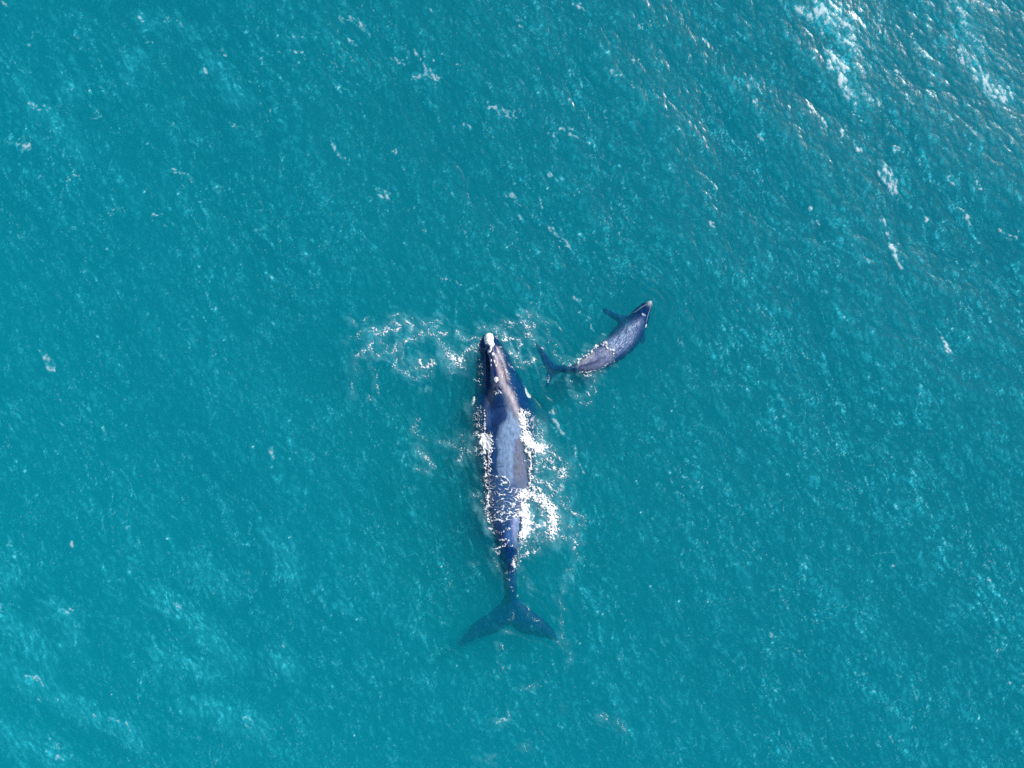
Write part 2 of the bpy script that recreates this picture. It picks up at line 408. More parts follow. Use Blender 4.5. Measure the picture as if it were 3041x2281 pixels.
def lump(name, outline, crp, bvh, parent, mat, thick=0.05, rough=0.03, step=None, seed=1):
    """a rough patch of raised skin hugging the body: outline in crop pixels"""
    pts = [crp(p) for p in outline]
    xs = [p[0] for p in pts]; ys = [p[1] for p in pts]
    st = step or 1.0
    gx = np.arange(min(xs) - 3, max(xs) + 3, st); gy = np.arange(min(ys) - 3, max(ys) + 3, st)
    X, Y = np.meshgrid(gx, gy)
    WX = X + 1.6 * fbm(X / 5, Y / 5, seed, 2); WY = Y + 1.6 * fbm(X / 5, Y / 5, seed + 9, 2)
    d = -poly_sd(WX, WY, pts)
    N = fbm(X / 3.2, Y / 3.2, seed + 30, 3)
    bmx = bmesh.new(); idx = {}
    inside = d > -0.6
    for i, j in zip(*np.nonzero(inside)):
        wx, wy, _ = to_world(X[i, j], Y[i, j], 0.2)
        h = top_of(bvh, wx, wy)
        if h[0] is None: continue
        z = h[0].z
        wx, wy, _ = to_world(X[i, j], Y[i, j], z)
        h = top_of(bvh, wx, wy)
        if h[0] is None: continue
        z = h[0].z + thick * (1 - math.exp(-max(0, d[i, j]) / 2.0)) + rough * N[i, j] * (d[i, j] > 0.5) - 0.03 * (d[i, j] < 0.2)
        idx[i, j] = bmx.verts.new((wx, wy, z))
    for (i, j) in list(idx):
        q = [(i, j), (i + 1, j), (i + 1, j + 1), (i, j + 1)]
        if all(k in idx for k in q): bmx.faces.new([idx[k] for k in q])
    left = set(bmx.verts); best = set()
    while left:
        st_ = [left.pop()]; isl = set(st_)
        while st_:
            for e in st_.pop().link_edges:
                for v in e.verts:
                    if v in left: left.discard(v); isl.add(v); st_.append(v)
        if len(isl) > len(best): best = isl
    bmesh.ops.delete(bmx, geom=[v for v in bmx.verts if v not in best], context='VERTS')
    bmesh.ops.recalc_face_normals(bmx, faces=bmx.faces[:])
    me = bpy.data.meshes.new(name); bmx.to_mesh(me); bmx.free()
    me.polygons.foreach_set("use_smooth", np.ones(len(me.polygons), bool))
    me.materials.append(mat)
    o = link(name, me, parent)
    return o

def ell(cx, cy, rx, ry, ang=0, n=18):
    a = rad(ang)
    return [(cx + rx * math.cos(t) * math.cos(a) - ry * math.sin(t) * math.sin(a), cy + rx * math.cos(t) * math.sin(a) + ry * math.sin(t) * math.cos(a)) for t in [2 * math.pi * k / n for k in range(n)]]

o = lump("bonnet_callosity", [(500, 235), (540, 208), (590, 210), (630, 240), (645, 300), (642, 360), (660, 400), (650, 440), (620, 450), (612, 500), (590, 540), (545, 560), (540, 510), (575, 480), (570, 430), (540, 410), (500, 400), (485, 350), (478, 290)], c1, bvh_m, mother, M_CAL, 0.07, 0.05, 0.8, 5)
o["label"] = "big crusty white patch over the tip of the snout"
for k, e in enumerate([(630, 565, 24, 34, 10), (597, 668, 17, 30, 0), (652, 682, 15, 34, -12), (597, 745, 13, 28, 0), (680, 752, 13, 30, -10), (740, 862, 11, 13, 0), (682, 982, 40, 50, 0), (785, 930, 7, 10, 0)]):
    lump("callosity", ell(*e), c1, bvh_m, mother, M_CAL, 0.05, 0.02, 0.8, 40 + k)
for k, e in enumerate([(1207, 1195, 42, 100, -20), (300, 1335, 32, 88, 12)]):
    o = lump("side_callosity", ell(*e), c1, bvh_m, mother, M_PALE, (0.10, 0.34)[k], 0.04, 0.9, 70 + k)
    o["label"] = "pale green oval patch low on the head, seen through the water"
for k, pts in enumerate([[(640, 1150), (660, 1110), (688, 1075), (696, 1080), (690, 1120), (668, 1160), (648, 1175)], [(712, 1078), (722, 1075), (750, 1110), (778, 1140), (772, 1160), (745, 1145), (720, 1120)]]):
    o = lump("blowhole", pts, c1, bvh_m, mother, M_BLOW, 0.025, 0.01, 0.7, 80 + k)

# --- calf
spine = [  # crop5 left edge, right edge (x,y), top z
    ((1898, 112), (1935, 122), -0.02), ((1868, 122), (1952, 168), 0.0), ((1820, 152), (1945, 215), -0.02), ((1740, 200), (1918, 290), -0.06), ((1660, 260), (1895, 400), -0.09), ((1590, 335), (1868, 500), -0.10),
    ((1500, 425), (1830, 610), -0.10), ((1400, 520), (1785, 700), -0.09), ((1310, 620), (1710, 790), -0.07), ((1225, 710), (1600, 890), -0.03), ((1130, 795), (1460, 990), 0.06), ((1010, 885), (1300, 1080), 0.14),
    ((905, 965), (1130, 1150), 0.14), ((825, 1040), (960, 1180), 0.06), ((740, 1078), (820, 1186), -0.08), ((640, 1088), (680, 1190), -0.20), ((540, 1090), (560, 1186), -0.28), ((440, 1110), (440, 1180), -0.34), ((395, 1135), (392, 1165), -0.38)]
rows = []
for (L_, R_, zt) in spine:
    l_ = c5(L_); r_ = c5(R_)
    a = math.hypot(l_[0] - r_[0], l_[1] - r_[1]) / 2 / S
    b = a * 0.9
    x, y = mw((l_[0] + r_[0]) / 2, (l_[1] + r_[1]) / 2, zt - b)
    rows.append((x, y, a, zt, b))
bm = bmesh.new()
loft(bm, rows, 120, 40)
blade(bm, [c5(p) for p in [(560, 1085), (500, 1078), (440, 1020), (380, 935), (310, 850), (250, 785), (210, 738), (205, 770), (235, 850), (275, 930), (300, 1010), (325, 1080), (365, 1150), (385, 1170),
     (372, 1210), (355, 1290), (355, 1390), (378, 1415), (400, 1385), (430, 1310), (490, 1245), (560, 1195)]], lambda x, y: -0.50 - 0.0012 * abs(y - 1100), 0.06)
blade(bm, [c5(p) for p in [(1620, 345), (1510, 340), (1420, 315), (1320, 268), (1250, 236), (1200, 234), (1215, 275), (1260, 330), (1340, 378), (1410, 415), (1440, 470), (1520, 520)]], lambda x, y: -0.62 - 0.002 * max(0, 1840 - x), 0.07)
blade(bm, [c5(p) for p in [(1800, 560), (1830, 600), (1850, 660), (1830, 740), (1790, 760), (1740, 700)]], lambda x, y: -1.0, 0.06)
calf_me = fuse("body", bm, 0.025, 4)
CB = (0.12, 0.19, 0.38)
def calf_streaks(px, py, c):
    """long pale water-film reflections painted along the calf's back"""
    a = rad(-52); u = (px - 1830) * math.cos(a) + (py - 1010) * math.sin(a); v = -(px - 1830) * math.sin(a) + (py - 1010) * math.cos(a)
    v = v + 0.0022 * u * u
    n = rank(-np.abs(fbm(u / 26 + 0.3 * fbm(u / 9, v / 6, 5, 2), v / 2.6, 301, 3, 0.6)))
    m = sm(6, -16, poly_sd(px, py, [c5(p) for p in [(1800, 370), (1690, 400), (1540, 490), (1400, 610), (1240, 720), (1290, 830), (1370, 860), (1400, 960), (1560, 850), (1680, 720), (1750, 560), (1810, 440)]]))
    f = (m * sm(0.40, 0.85, n) * 0.95)[:, None]
    c = c * (1 - f) + np.array((0.50, 0.58, 0.76)) * f
    m2 = sm(8, -8, poly_sd(px, py, [c5(p) for p in [(800, 1120), (850, 1000), (1080, 840), (1220, 750), (1400, 860), (1400, 960), (1180, 1130), (1020, 1180), (860, 1175)]]))
    n2 = rank(-np.abs(fbm(u / 34, v / 4.2 + 0.4 * fbm(u / 12, v / 8, 9, 2), 341, 3, 0.6)))
    f = (m2 * sm(0.55, 0.95, n2) * 0.75)[:, None]
    return c * (1 - f) + np.array((0.03, 0.06, 0.17)) * f
paint(calf_me, (0.001, 0.018, 0.125), [
    ([c5(p) for p in [(1780, 390), (1700, 400), (1560, 480), (1420, 600), (1280, 700), (1290, 830), (1370, 860), (1430, 900), (1560, 830), (1660, 700), (1730, 560), (1790, 440)]], CB, 9, 0.75),
    ([c5(p) for p in [(820, 1110), (850, 1010), (960, 930), (1080, 850), (1210, 770), (1330, 850), (1380, 940), (1340, 1010), (1180, 1120), (1020, 1165), (860, 1165)]], (0.19, 0.23, 0.36), 3, 0.95),
    ([c5(p) for p in [(810, 1130), (900, 1080), (1050, 1030), (1200, 960), (1230, 940), (1240, 970), (1120, 1040), (960, 1100), (830, 1150)]], (0.02, 0.035, 0.12), 2, 0.85),
    ([c5(p) for p in [(830, 1090), (880, 1000), (960, 940), (1060, 900), (1040, 960), (950, 1030), (860, 1080)]], (0.62, 0.58, 0.62), 4, 0.8),  # white glare on the wet rear back, painted into the skin
    ([c5(p) for p in [(1860, 140), (1900, 110), (1945, 130), (1950, 190), (1900, 200), (1860, 180)]], (0.25, 0.38, 0.46), 4, 0.85),
], 5.0, 11, calf_streaks)
calf = bpy.data.objects.new("calf_whale", None); col.objects.link(calf)
body_c = link("body", calf_me, calf)
tag(calf, "small dark blue whale calf curving away beside the large whale, foam and painted glare across its back", "whale")
bvh_c = bvh_of(calf_me)
for k, (e, mt) in enumerate([((1905, 150, 34, 46, 30), M_CALG), ((1815, 328, 40, 22, 30), M_CALG), ((1615, 308, 32, 18, -38), M_PALE), ((1857, 490, 15, 34, 12), M_PALE)]):
    lump("callosity", ell(*e), c5, bvh_c, calf, mt, 0.025, 0.012, 0.8, 90 + k)
def ridge(pts, crp, bvh, parent, mat, name, r=0.012):
    P = []
    for i in range(len(pts) - 1):
        for t in np.linspace(0, 1, 8, endpoint=False):
            sx, sy = crp((pts[i][0] * (1 - t) + pts[i + 1][0] * t, pts[i][1] * (1 - t) + pts[i + 1][1] * t)); x, y = mw(sx, sy, -0.1)
            h = top_of(bvh, x, y)
            if h[0] is not None: P.append((x, y, r, h[0].z + r * 1.1, r))
    b = bmesh.new(); loft(b, P, len(P) * 2, 8)
    me = bpy.data.meshes.new(name); b.to_mesh(me); b.free(); me.materials.append(mat)
    me.polygons.foreach_set("use_smooth", np.ones(len(me.polygons), bool))
    return link(name, me, parent)
ridge([(1860, 168), (1800, 205), (1740, 250), (1690, 285), (1650, 290)], c5, bvh_c, calf, M_CALG, "lip_line", 0.014)
ridge([(1918, 190), (1905, 260), (1885, 330), (1868, 400), (1862, 440)], c5, bvh_c, calf, M_CALG, "lip_line", 0.014)

# ------------------------------------------------------------------ where the whales churn up foam
FM, FC, FS = [], [], []                      # strokes: mother, calf, swirl to the left
def add(dst, crp, rows_, sc=5.53):
    for wd, s, pts in rows_: dst.append(([crp(p) for p in pts], wd / sc * (0.54 if s < 0.94 else 0.80), s * (0.82 if sc == 5.027 else 0.97)))
add(FM, c1, [
    (50, .45, [(380, 160), (480, 130), (560, 170), (640, 150), (760, 110), (880, 130), (990, 60)]), (60, .7, [(1100, 40), (1180, 100), (1240, 120), (1320, 90)]), (60, .5, [(1160, 120), (1170, 220), (1280, 250), (1300, 360)]),
    (50, .5, [(780, 20), (1000, 60)]), (40, .8, [(820, 240), (840, 340), (790, 330)]), (40, .7, [(880, 300), (980, 300), (1060, 340), (1110, 420)]), (45, .65, [(1060, 500), (1000, 620), (1060, 680), (1130, 710), (1250, 690), (1310, 640)]),
    (30, .5, [(960, 650), (1020, 740), (1100, 810)]), (50, .7, [(890, 510), (930, 560)]), (35, .6, [(30, 180), (60, 260), (150, 320), (240, 330), (310, 270), (380, 290), (430, 310)]), (50, .6, [(0, 620), (60, 680), (130, 580), (200, 500), (290, 480), (380, 510)]),
    (80, .7, [(0, 620), (100, 660)]), (60, .5, [(60, 760), (160, 800)]), (40, .7, [(260, 430), (270, 440)]), (110, .33, [(380, 480), (490, 470)]), (25, .6, [(330, 970), (370, 990), (470, 1080)]), (45, .8, [(660, 1210), (760, 1190)]),
    (45, .42, [(800, 760), (870, 860), (900, 960), (950, 1100), (1000, 1220), (1020, 1300)]), (60, .9, [(1060, 1560), (1120, 1659)]), (15, .9, [(484, 1500), (480, 1659)]), (60, .5, [(370, 1480), (380, 1659)]),
    (90, .30, [(400, 650), (430, 850), (400, 1000)]), (80, .30, [(700, 420), (900, 700)]), (60, .32, [(400, 300), (440, 420)]), (60, .35, [(1100, 1450), (1220, 1560), (1290, 1650)]), (70, .3, [(960, 1180), (1060, 1300), (1010, 1240)]), (20, .45, [(1140, 1080), (1180, 1080)]),
    (20, .5, [(900, 740), (960, 820)]), (30, .7, [(650, 270), (720, 290)]), (60, .5, [(350, 400), (400, 440)]), (60, .45, [(680, 170), (790, 260)]), (40, .4, [(1400, 320), (1600, 350)]), (40, .4, [(1540, 140), (1550, 250)]), (40, .4, [(1440, 20), (1560, 60)]),
])
add(FM, c2, [
    (90, .52, [(380, 80), (370, 250), (390, 450), (340, 520)]), (20, .95, [(485, 100), (488, 300), (495, 450)]), (110, 1.25, [(510, 560), (530, 640), (545, 690)]), (70, .6, [(400, 480), (440, 640), (330, 740), (420, 810), (520, 790)]),
    (40, .9, [(560, 740), (578, 900), (568, 1100), (560, 1150)]), (70, .75, [(490, 870), (510, 1000), (540, 1130), (500, 1230), (550, 1400), (570, 1600)]), (70, 1.15, [(1090, 150), (1135, 300), (1160, 420)]), (100, 1.25, [(1170, 520), (1235, 620), (1290, 690), (1400, 740)]),
    (50, .9, [(1400, 740), (1480, 730), (1530, 700)]), (110, .55, [(1180, 150), (1330, 290), (1410, 400), (1400, 520), (1440, 640)]), (120, .42, [(1250, 300), (1280, 450), (1330, 560)]), (40, 1, [(1200, 560), (1185, 750)]), (45, .9, [(1220, 780), (1240, 900), (1235, 1050), (1240, 1200), (1240, 1350)]),
    (80, .42, [(1440, 600), (1560, 680), (1640, 740)]), (60, .6, [(1290, 860), (1400, 800), (1520, 800), (1640, 830), (1700, 870)]), (70, .65, [(1300, 980), (1400, 960), (1560, 880), (1620, 920), (1590, 1040)]), (60, .55, [(1300, 1000), (1350, 1120), (1440, 1100), (1480, 1020)]),
    (80, .7, [(1590, 1040), (1680, 1100), (1780, 1080), (1820, 1180), (1730, 1200)]), (80, .42, [(1720, 880), (1800, 980), (1850, 1050), (1850, 1150)]), (60, .75, [(1260, 1180), (1330, 1260), (1450, 1280), (1560, 1340), (1600, 1400)]), (60, .8, [(1250, 1330), (1380, 1400), (1460, 1480), (1440, 1540)]),
    (70, .42, [(1620, 1200), (1600, 1290), (1700, 1300), (1780, 1250), (1740, 1400), (1640, 1460)]), (70, .5, [(1500, 1600), (1600, 1500), (1720, 1450), (1740, 1350)]), (12, .85, [(1090, 980), (1105, 945), (1140, 930), (1200, 945)]), (18, .95, [(570, 1150), (640, 1180), (720, 1200), (800, 1185), (870, 1230), (900, 1300)]),
    (60, .4, [(120, 520), (140, 800), (50, 970)]), (60, .3, [(0, 640), (150, 790)]), (50, .5, [(1150, 100), (1240, 200)]),
])
add(FM, c3, [
    (45, .75, [(540, 0), (560, 250), (510, 330), (520, 420), (560, 520), (610, 600)]), (22, .95, [(600, 530), (700, 530), (800, 530), (860, 480), (1100, 440)]), (22, .85, [(640, 440), (800, 400), (960, 300), (1040, 150)]), (18, .95, [(900, 390), (1100, 400)]),
    (35, .75, [(570, 660), (640, 720), (740, 740), (820, 700), (940, 620)]), (30, .8, [(760, 850), (870, 850), (840, 930), (740, 970), (650, 1000)]), (12, .8, [(840, 930), (960, 945)]), (50, .45, [(640, 1010), (720, 1060), (740, 980)]),
    (60, .9, [(1118, 90), (1135, 250)]), (80, 1.3, [(1150, 300), (1170, 500), (1150, 700), (1120, 790)]), (80, 1.1, [(1200, 420), (1220, 600), (1210, 700)]), (110, .98, [(1110, 120), (1200, 90), (1300, 110), (1430, 180), (1530, 280), (1600, 400), (1620, 520), (1620, 640), (1600, 740)]),
    (90, .5, [(1370, 250), (1420, 400), (1500, 500), (1540, 620)]), (80, .7, [(1250, 560), (1330, 640), (1480, 600)]), (50, .6, [(1160, 800), (1190, 900), (1150, 980), (1060, 1000)]), (70, .6, [(990, 1190), (1080, 1120), (1180, 1080), (1260, 1050), (1370, 1010)]), (40, .8, [(990, 1190), (980, 1280)]),
    (25, .6, [(1080, 1180), (1020, 1300), (960, 1370)]), (30, .4, [(1240, 980), (1280, 890), (1250, 760)]), (25, .5, [(860, 1380), (930, 1390)]), (35, .38, [(650, 1180), (700, 1200), (740, 1350), (790, 1390)]), (120, .38, [(1680, 150), (1830, 200), (1840, 280)]),
    (50, .5, [(1760, 250), (1880, 350), (1940, 410), (2050, 440), (2140, 500)]), (45, .42, [(2140, 500), (2080, 600), (2000, 620), (1880, 640)]), (120, .35, [(1380, 780), (1300, 850), (1450, 850), (1600, 780), (1700, 780), (1750, 740)]), (40, .8, [(1620, 680), (1580, 760)]),
    (70, .45, [(1700, 760), (1880, 830), (1990, 750)]), (45, .55, [(1970, 760), (1980, 920), (1970, 1010)]), (40, .33, [(2000, 1070), (2040, 1140), (1970, 1250), (1900, 1330), (1800, 1350)]), (60, .42, [(1060, 900), (1000, 1100), (960, 1200)]), (60, .45, [(340, 110), (430, 90)]), (40, .45, [(450, 180), (480, 290)]),
    (30, .4, [(300, 1250), (340, 1250)]), (18, .6, [(1120, 820), (1060, 920)]), (35, .5, [(1130, 880), (1080, 960), (1010, 1100)]),
])
add(FM, c4, [
    (30, .33, [(1130, 20), (1200, 220), (1260, 270)]), (35, .33, [(1820, 60), (1830, 250), (1760, 370)]), (40, .32, [(1700, 450), (1800, 580), (1740, 740), (1780, 870), (1770, 1000), (1800, 1050)]), (26, .5, [(1200, 560), (1220, 700), (1280, 770), (1370, 780), (1430, 880)]),
    (30, .38, [(960, 670), (970, 760), (900, 790)]), (30, .42, [(855, 960), (880, 960)]), (40, .45, [(780, 1200), (790, 1250)]), (25, .45, [(760, 1560), (810, 1570)]), (40, .33, [(870, 100), (950, 140), (930, 250), (950, 290)]), (30, .3, [(1650, 1100), (1750, 1220), (1870, 1300), (1930, 1400), (1880, 1490)]),
    (60, .33, [(1760, 1040), (1820, 1150)]),
])
bmc = crop(1000, 1575, 2.35)
add(FM, bmc, [(16, .42, [(1190, 1250), (1200, 1310), (1110, 1340)]), (22, .42, [(1850, 1290), (1880, 1310)]), (30, .34, [(1960, 1330), (2010, 1390)]), (16, .35, [(1290, 1110), (1380, 1080)]), (12, .4, [(1430, 1042), (1432, 1044)]), (18, .35, [(1040, 1600), (1110, 1585)]), (14, .35, [(1310, 1500), (1320, 1540)]), (14, .35, [(1570, 1220), (1600, 1250)])], 2.35)
add(FC, c5, [
    (35, .9, [(820, 1050), (870, 980), (960, 920), (1060, 870), (1090, 800), (1210, 770), (1290, 830), (1360, 850), (1375, 920)]), (60, .9, [(1210, 750), (1300, 830)]), (60, .55, [(930, 975), (1050, 920)]), (20, .75, [(1390, 900), (1365, 1030), (1240, 1080), (1150, 1150), (1000, 1180), (850, 1180)]),  # third stroke is white glare on the back, drawn as foam
    (40, .5, [(1240, 1090), (1150, 1160)]), (40, .6, [(950, 1230), (1040, 1240), (1090, 1310)]), (25, .6, [(1080, 1350), (1100, 1450), (1080, 1530)]), (20, .8, [(1040, 1390), (1030, 1450)]), (30, .7, [(970, 1480), (1000, 1520)]), (20, .6, [(640, 1060), (640, 1010), (700, 1000), (780, 1010), (800, 1040)]),
    (25, .9, [(700, 1070), (740, 1072)]), (30, .9, [(685, 1315), (720, 1320)]), (18, .7, [(770, 1510), (850, 1550), (910, 1570)]), (40, .5, [(870, 1640), (960, 1640), (1060, 1640)]), (50, .42, [(500, 780), (480, 900), (520, 980), (580, 1000)]), (30, .5, [(310, 400), (350, 440), (400, 450)]), (40, .4, [(400, 560), (420, 620)]),
    (35, .5, [(180, 700), (180, 790)]), (40, .7, [(70, 290), (110, 360)]), (30, .5, [(150, 330), (270, 350)]), (25, .8, [(300, 830), (320, 840)]), (60, .45, [(60, 580), (120, 640), (40, 650)]), (14, .6, [(380, 1240), (390, 1330)]), (30, .3, [(430, 1180), (540, 1190)]),
    (16, .5, [(290, 1080), (360, 1160)]), (40, .4, [(690, 1080), (780, 1100)]), (30, .35, [(960, 1200), (1160, 1200)]), (50, .4, [(1100, 1150), (1200, 1130)]), (12, .5, [(1210, 720), (1215, 760)]), (12, .5, [(1090, 780), (1080, 850)]),
], 5.027)
add(FS, c6, [
    (60, .7, [(560, 440), (640, 430), (700, 480), (780, 490), (830, 430)]), (50, .6, [(660, 500), (720, 510)]), (45, .65, [(860, 310), (960, 320), (1030, 370), (1040, 420), (960, 450), (860, 440)]), (45, .75, [(1110, 280), (1170, 330), (1240, 370), (1250, 430)]), (50, .38, [(850, 230), (940, 200), (1040, 180), (1150, 230), (1260, 240)]),
    (45, .5, [(1380, 300), (1430, 350), (1560, 330), (1640, 290), (1720, 310)]), (20, .6, [(1490, 470), (1500, 420), (1600, 400), (1660, 380)]), (50, .62, [(1500, 490), (1600, 530), (1700, 500), (1790, 510)]), (25, .5, [(1370, 520), (1480, 540)]),
    (50, .6, [(900, 820), (960, 780), (980, 680), (1060, 680), (1130, 620), (1200, 590), (1290, 580), (1330, 520), (1390, 470)]), (60, .4, [(1060, 740), (1090, 860), (1080, 940), (1110, 1000)]), (35, .6, [(960, 900), (980, 960), (910, 1040)]), (20, .5, [(250, 270), (310, 310), (330, 370)]), (16, .55, [(440, 290), (540, 235)]),
    (24, .5, [(300, 540), (370, 500), (450, 440)]), (30, .3, [(170, 640), (220, 580), (250, 550)]), (24, .4, [(340, 580), (450, 560)]), (50, .65, [(580, 640), (520, 750), (430, 820), (340, 850)]), (35, .55, [(580, 760), (600, 840), (700, 870), (760, 820)]), (60, .38, [(700, 600), (760, 650), (830, 720), (820, 800)]),
    (30, .55, [(960, 1070), (1060, 1110), (1160, 1150), (1240, 1230), (1300, 1260), (1400, 1200), (1500, 1180)]), (50, .85, [(1370, 950), (1380, 1020), (1440, 1060), (1520, 1020), (1600, 990), (1540, 950)]), (20, .6, [(1550, 1100), (1580, 1170), (1560, 1210)]), (20, .6, [(1480, 1380), (1470, 1440)]), (40, .65, [(1680, 580), (1720, 660), (1770, 740), (1850, 740)]),
    (100, .75, [(1850, 840), (1930, 890), (2000, 940), (2060, 960), (1950, 990)]), (50, .4, [(1740, 880), (1780, 980), (1830, 1050), (1900, 1160)]), (50, .5, [(2000, 1040), (2100, 1080)]), (15, .4, [(560, 920), (580, 1080)]), (25, .42, [(640, 1100), (650, 1200), (660, 1350), (690, 1460)]), (30, .35, [(530, 1500), (550, 1600)]),
    (45, .5, [(1300, 1060), (1330, 1080)]), (90, .25, [(300, 980), (340, 1130)]), (16, .5, [(1250, 1120), (1190, 1050)]), (40, .3, [(250, 1330), (300, 1560)]),
])
add(FS, crop(1000, 850, 1.443), [(14, .42, [(350, 570), (320, 620), (380, 660)]), (14, .6, [(350, 705), (380, 730), (415, 775)]), (20, .36, [(450, 670), (520, 690), (590, 720)]), (10, .35, [(340, 780), (400, 800)])], 1.443)

# ------------------------------------------------------------------ the sea surface
D = 0.045
NX = 1280; TILE = NX * D                     # 57.6 m square of waves
def spectrum(l_lo, l_hi, theta, spread, slope, seed):
    r = np.random.default_rng(seed)
    kx = 2 * np.pi * np.fft.fftfreq(NX, D); KX, KY = np.meshgrid(kx, kx)
    K = np.hypot(KX, KY); K[0, 0] = 1e-6
    lam = 2 * np.pi / K
    ang = np.arctan2(KY, KX) - rad(theta)
    dirw = np.abs(np.cos(ang)) ** spread + 0.06
    A = lam ** slope * dirw * sm(l_lo * 0.6, l_lo, lam) * (1 - sm(l_hi, l_hi * 1.5, lam))
    A[0, 0] = 0
    ph = (r.normal(size=K.shape) + 1j * r.normal(size=K.shape)) * A
    h = np.real(np.fft.ifft2(ph)); s = h.std()
    gx = np.real(np.fft.ifft2(1j * KX * ph)) / s; gy = np.real(np.fft.ifft2(1j * KY * ph)) / s
    # horizontal displacement and its squeeze (Jacobian)
    dx = np.real(np.fft.ifft2(-1j * KX / K * ph)) / s; dy = np.real(np.fft.ifft2(-1j * KY / K * ph)) / s
    jxx = np.real(np.fft.ifft2(KX * KX / K * ph)) / s; jyy = np.real(np.fft.ifft2(KY * KY / K * ph)) / s; jxy = np.real(np.fft.ifft2(KX * KY / K * ph)) / s
    return h / s, dx, dy, jxx, jyy, jxy
SW = spectrum(3.0, 9.0, 38, 3.0, 2.2, 11)    # swell
CH = spectrum(0.22, 1.9, 28, 1.8, 1.6, 12)   # chop
hs, hc = 0.034, 0.0084
cs, cc = 0.06, 0.030
H = SW[0] * hs + CH[0] * hc
DX = SW[1] * cs + CH[1] * cc; DY = SW[2] * cs + CH[2] * cc
J = (1 - cs * SW[3] - cc * CH[3]) * (1 - cs * SW[4] - cc * CH[4]) - (cs * SW[5] + cc * CH[5]) ** 2

def axis(half, far):
    n = int(half / D); a = np.arange(-n, n + 1) * D
    g = []; x = a[-1]; st = D
    while x < far:
        st *= 1.17; x += st; g.append(x)
    return np.concatenate([-np.array(g[::-1]), a, g])
ax = axis(26.4, 900.0); ay = axis(20.2, 900.0)
X, Y = np.meshgrid(ax, ay)
def samp(F):
    i = np.mod(Y / D + NX / 2, NX); j = np.mod(X / D + NX / 2, NX)
    i0 = np.floor(i).astype(int) % NX; j0 = np.floor(j).astype(int) % NX; i1 = (i0 + 1) % NX; j1 = (j0 + 1) % NX
    fi = i - np.floor(i); fj = j - np.floor(j)
    return (F[i0, j0] * (1 - fj) + F[i0, j1] * fj) * (1 - fi) + (F[i1, j0] * (1 - fj) + F[i1, j1] * fj) * fi
PX = X * S + 1520.5; PY = 1140.5 - Y * S     # photograph coordinates on the flat water
near = (np.abs(X) < 27) & (np.abs(Y) < 21)

# calm water hugging the whales
mo = [(1451, 986), (1478, 1004), (1510, 1058), (1543, 1131), (1590, 1210), (1592, 1330), (1570, 1471), (1546, 1600), (1530, 1720), (1535, 1775), (1640, 1860), (1650, 1900), (1516, 1860), (1380, 1915), (1370, 1900), (1500, 1775), (1495, 1700), (1465, 1594), (1433, 1471), (1408, 1345), (1394, 1236), (1402, 1180), (1411, 1110), (1414, 1058), (1428, 1004)]
ca = [c5(p) for p in [(1900, 110), (1950, 170), (1895, 400), (1830, 610), (1710, 790), (1460, 990), (1130, 1150), (820, 1186), (560, 1186), (380, 1400), (360, 1180), (210, 740), (540, 1085), (800, 1050), (1010, 885), (1225, 710), (1400, 520), (1660, 260)]]
def local(F, m):
    out = np.full(X.shape, 1e3); out[m] = F(PX[m], PY[m]) / S; return out
nb = (np.abs(X) < 16) & (np.abs(Y) < 17)
dm = local(lambda a, b: poly_sd(a, b, mo), nb); dc = local(lambda a, b: poly_sd(a, b, ca), nb)
dw = np.minimum(dm, dc)
calm = 0.30 + 0.70 * sm(-0.2, 2.2, dw)
fade = 1 - 0.6 * sm(200, 800, np.hypot(X, Y))
wobble = np.zeros(X.shape); wobble[nb] = 0.5 * fbm(X[nb] / 2.2, Y[nb] / 2.2, 71, 3)
def rings(d, amp, lam, reach):
    dd = np.clip(d, 0, None) + wobble
    return amp * np.sin(2 * np.pi * dd / lam) * np.exp(-np.clip(d, 0, None) / reach) * (d < 50) * sm(-0.1, 0.3, d)
RW = rings(dm, 0.022, 0.62, 2.6) + rings(dc, 0.014, 0.40, 1.6) + rings(dm, 0.015, 0.27, 1.5)
Z = samp(H) * calm * fade + RW
XX = X + samp(DX) * calm * fade * near; YY = Y + samp(DY) * calm * fade * near
Jn = samp(J)

# streaks of painted sky sheen, fine bubbles and broken crests
th = rad(27)
wxn = 0.5 * fbm(X / 5.0, Y / 5.0, 901, 2); wyn = 0.5 * fbm(X / 5.0, Y / 5.0, 911, 2)
U = (X + wxn) * math.cos(th) + (Y + wyn) * math.sin(th); V = -(X + wxn) * math.sin(th) + (Y + wyn) * math.cos(th)
def nn(F):
    out = np.zeros(X.shape, np.float32); out[near] = F(U[near], V[near]); return out
def ridge_f(u, v, su, sv, wp, seed, o=3):
    uu = u + wp * fbm(u / (su * 4), v / (sv * 2.0), seed + 1, 3); vv = v + wp * fbm(u / (su * 5), v / (sv * 2), seed + 2, 2)
    return -np.abs(fbm(uu / su, vv / sv, seed + 3, o, 0.62))
streak = nn(lambda u, v: ridge_f(u, v, 0.62, 2.4, 0.7, 31, 5))
mid = nn(lambda u, v: ridge_f(u, v, 0.26, 0.80, 0.30, 51, 4))
fine = nn(lambda u, v: fbm(u / 0.17, v / 0.42, 75, 3, 0.62))
band = nn(lambda u, v: fbm(u / 3.4 + 0.6 * fbm(u / 6, v / 6, 8, 2), v / 8.0, 61, 5, 0.62))
patch = nn(lambda u, v: fbm(u / 0.9, v / 1.7, 65, 4, 0.65))
def nrank(a):
    """rank among the near cells only"""
    out = np.zeros(a.shape, np.float32); out[near] = rank(a[near]); return out
Rj = nrank(-Jn); Rs = nrank(streak); Rf = nrank(fine); Rb = nrank(band); Rm = nrank(mid); Rp = nrank(patch)
bb = (0.62 + 0.38 * sm(0.15, 0.95, Rb)) * (0.75 + 0.5 * sm(2, 22, X + 0.4 * Y))
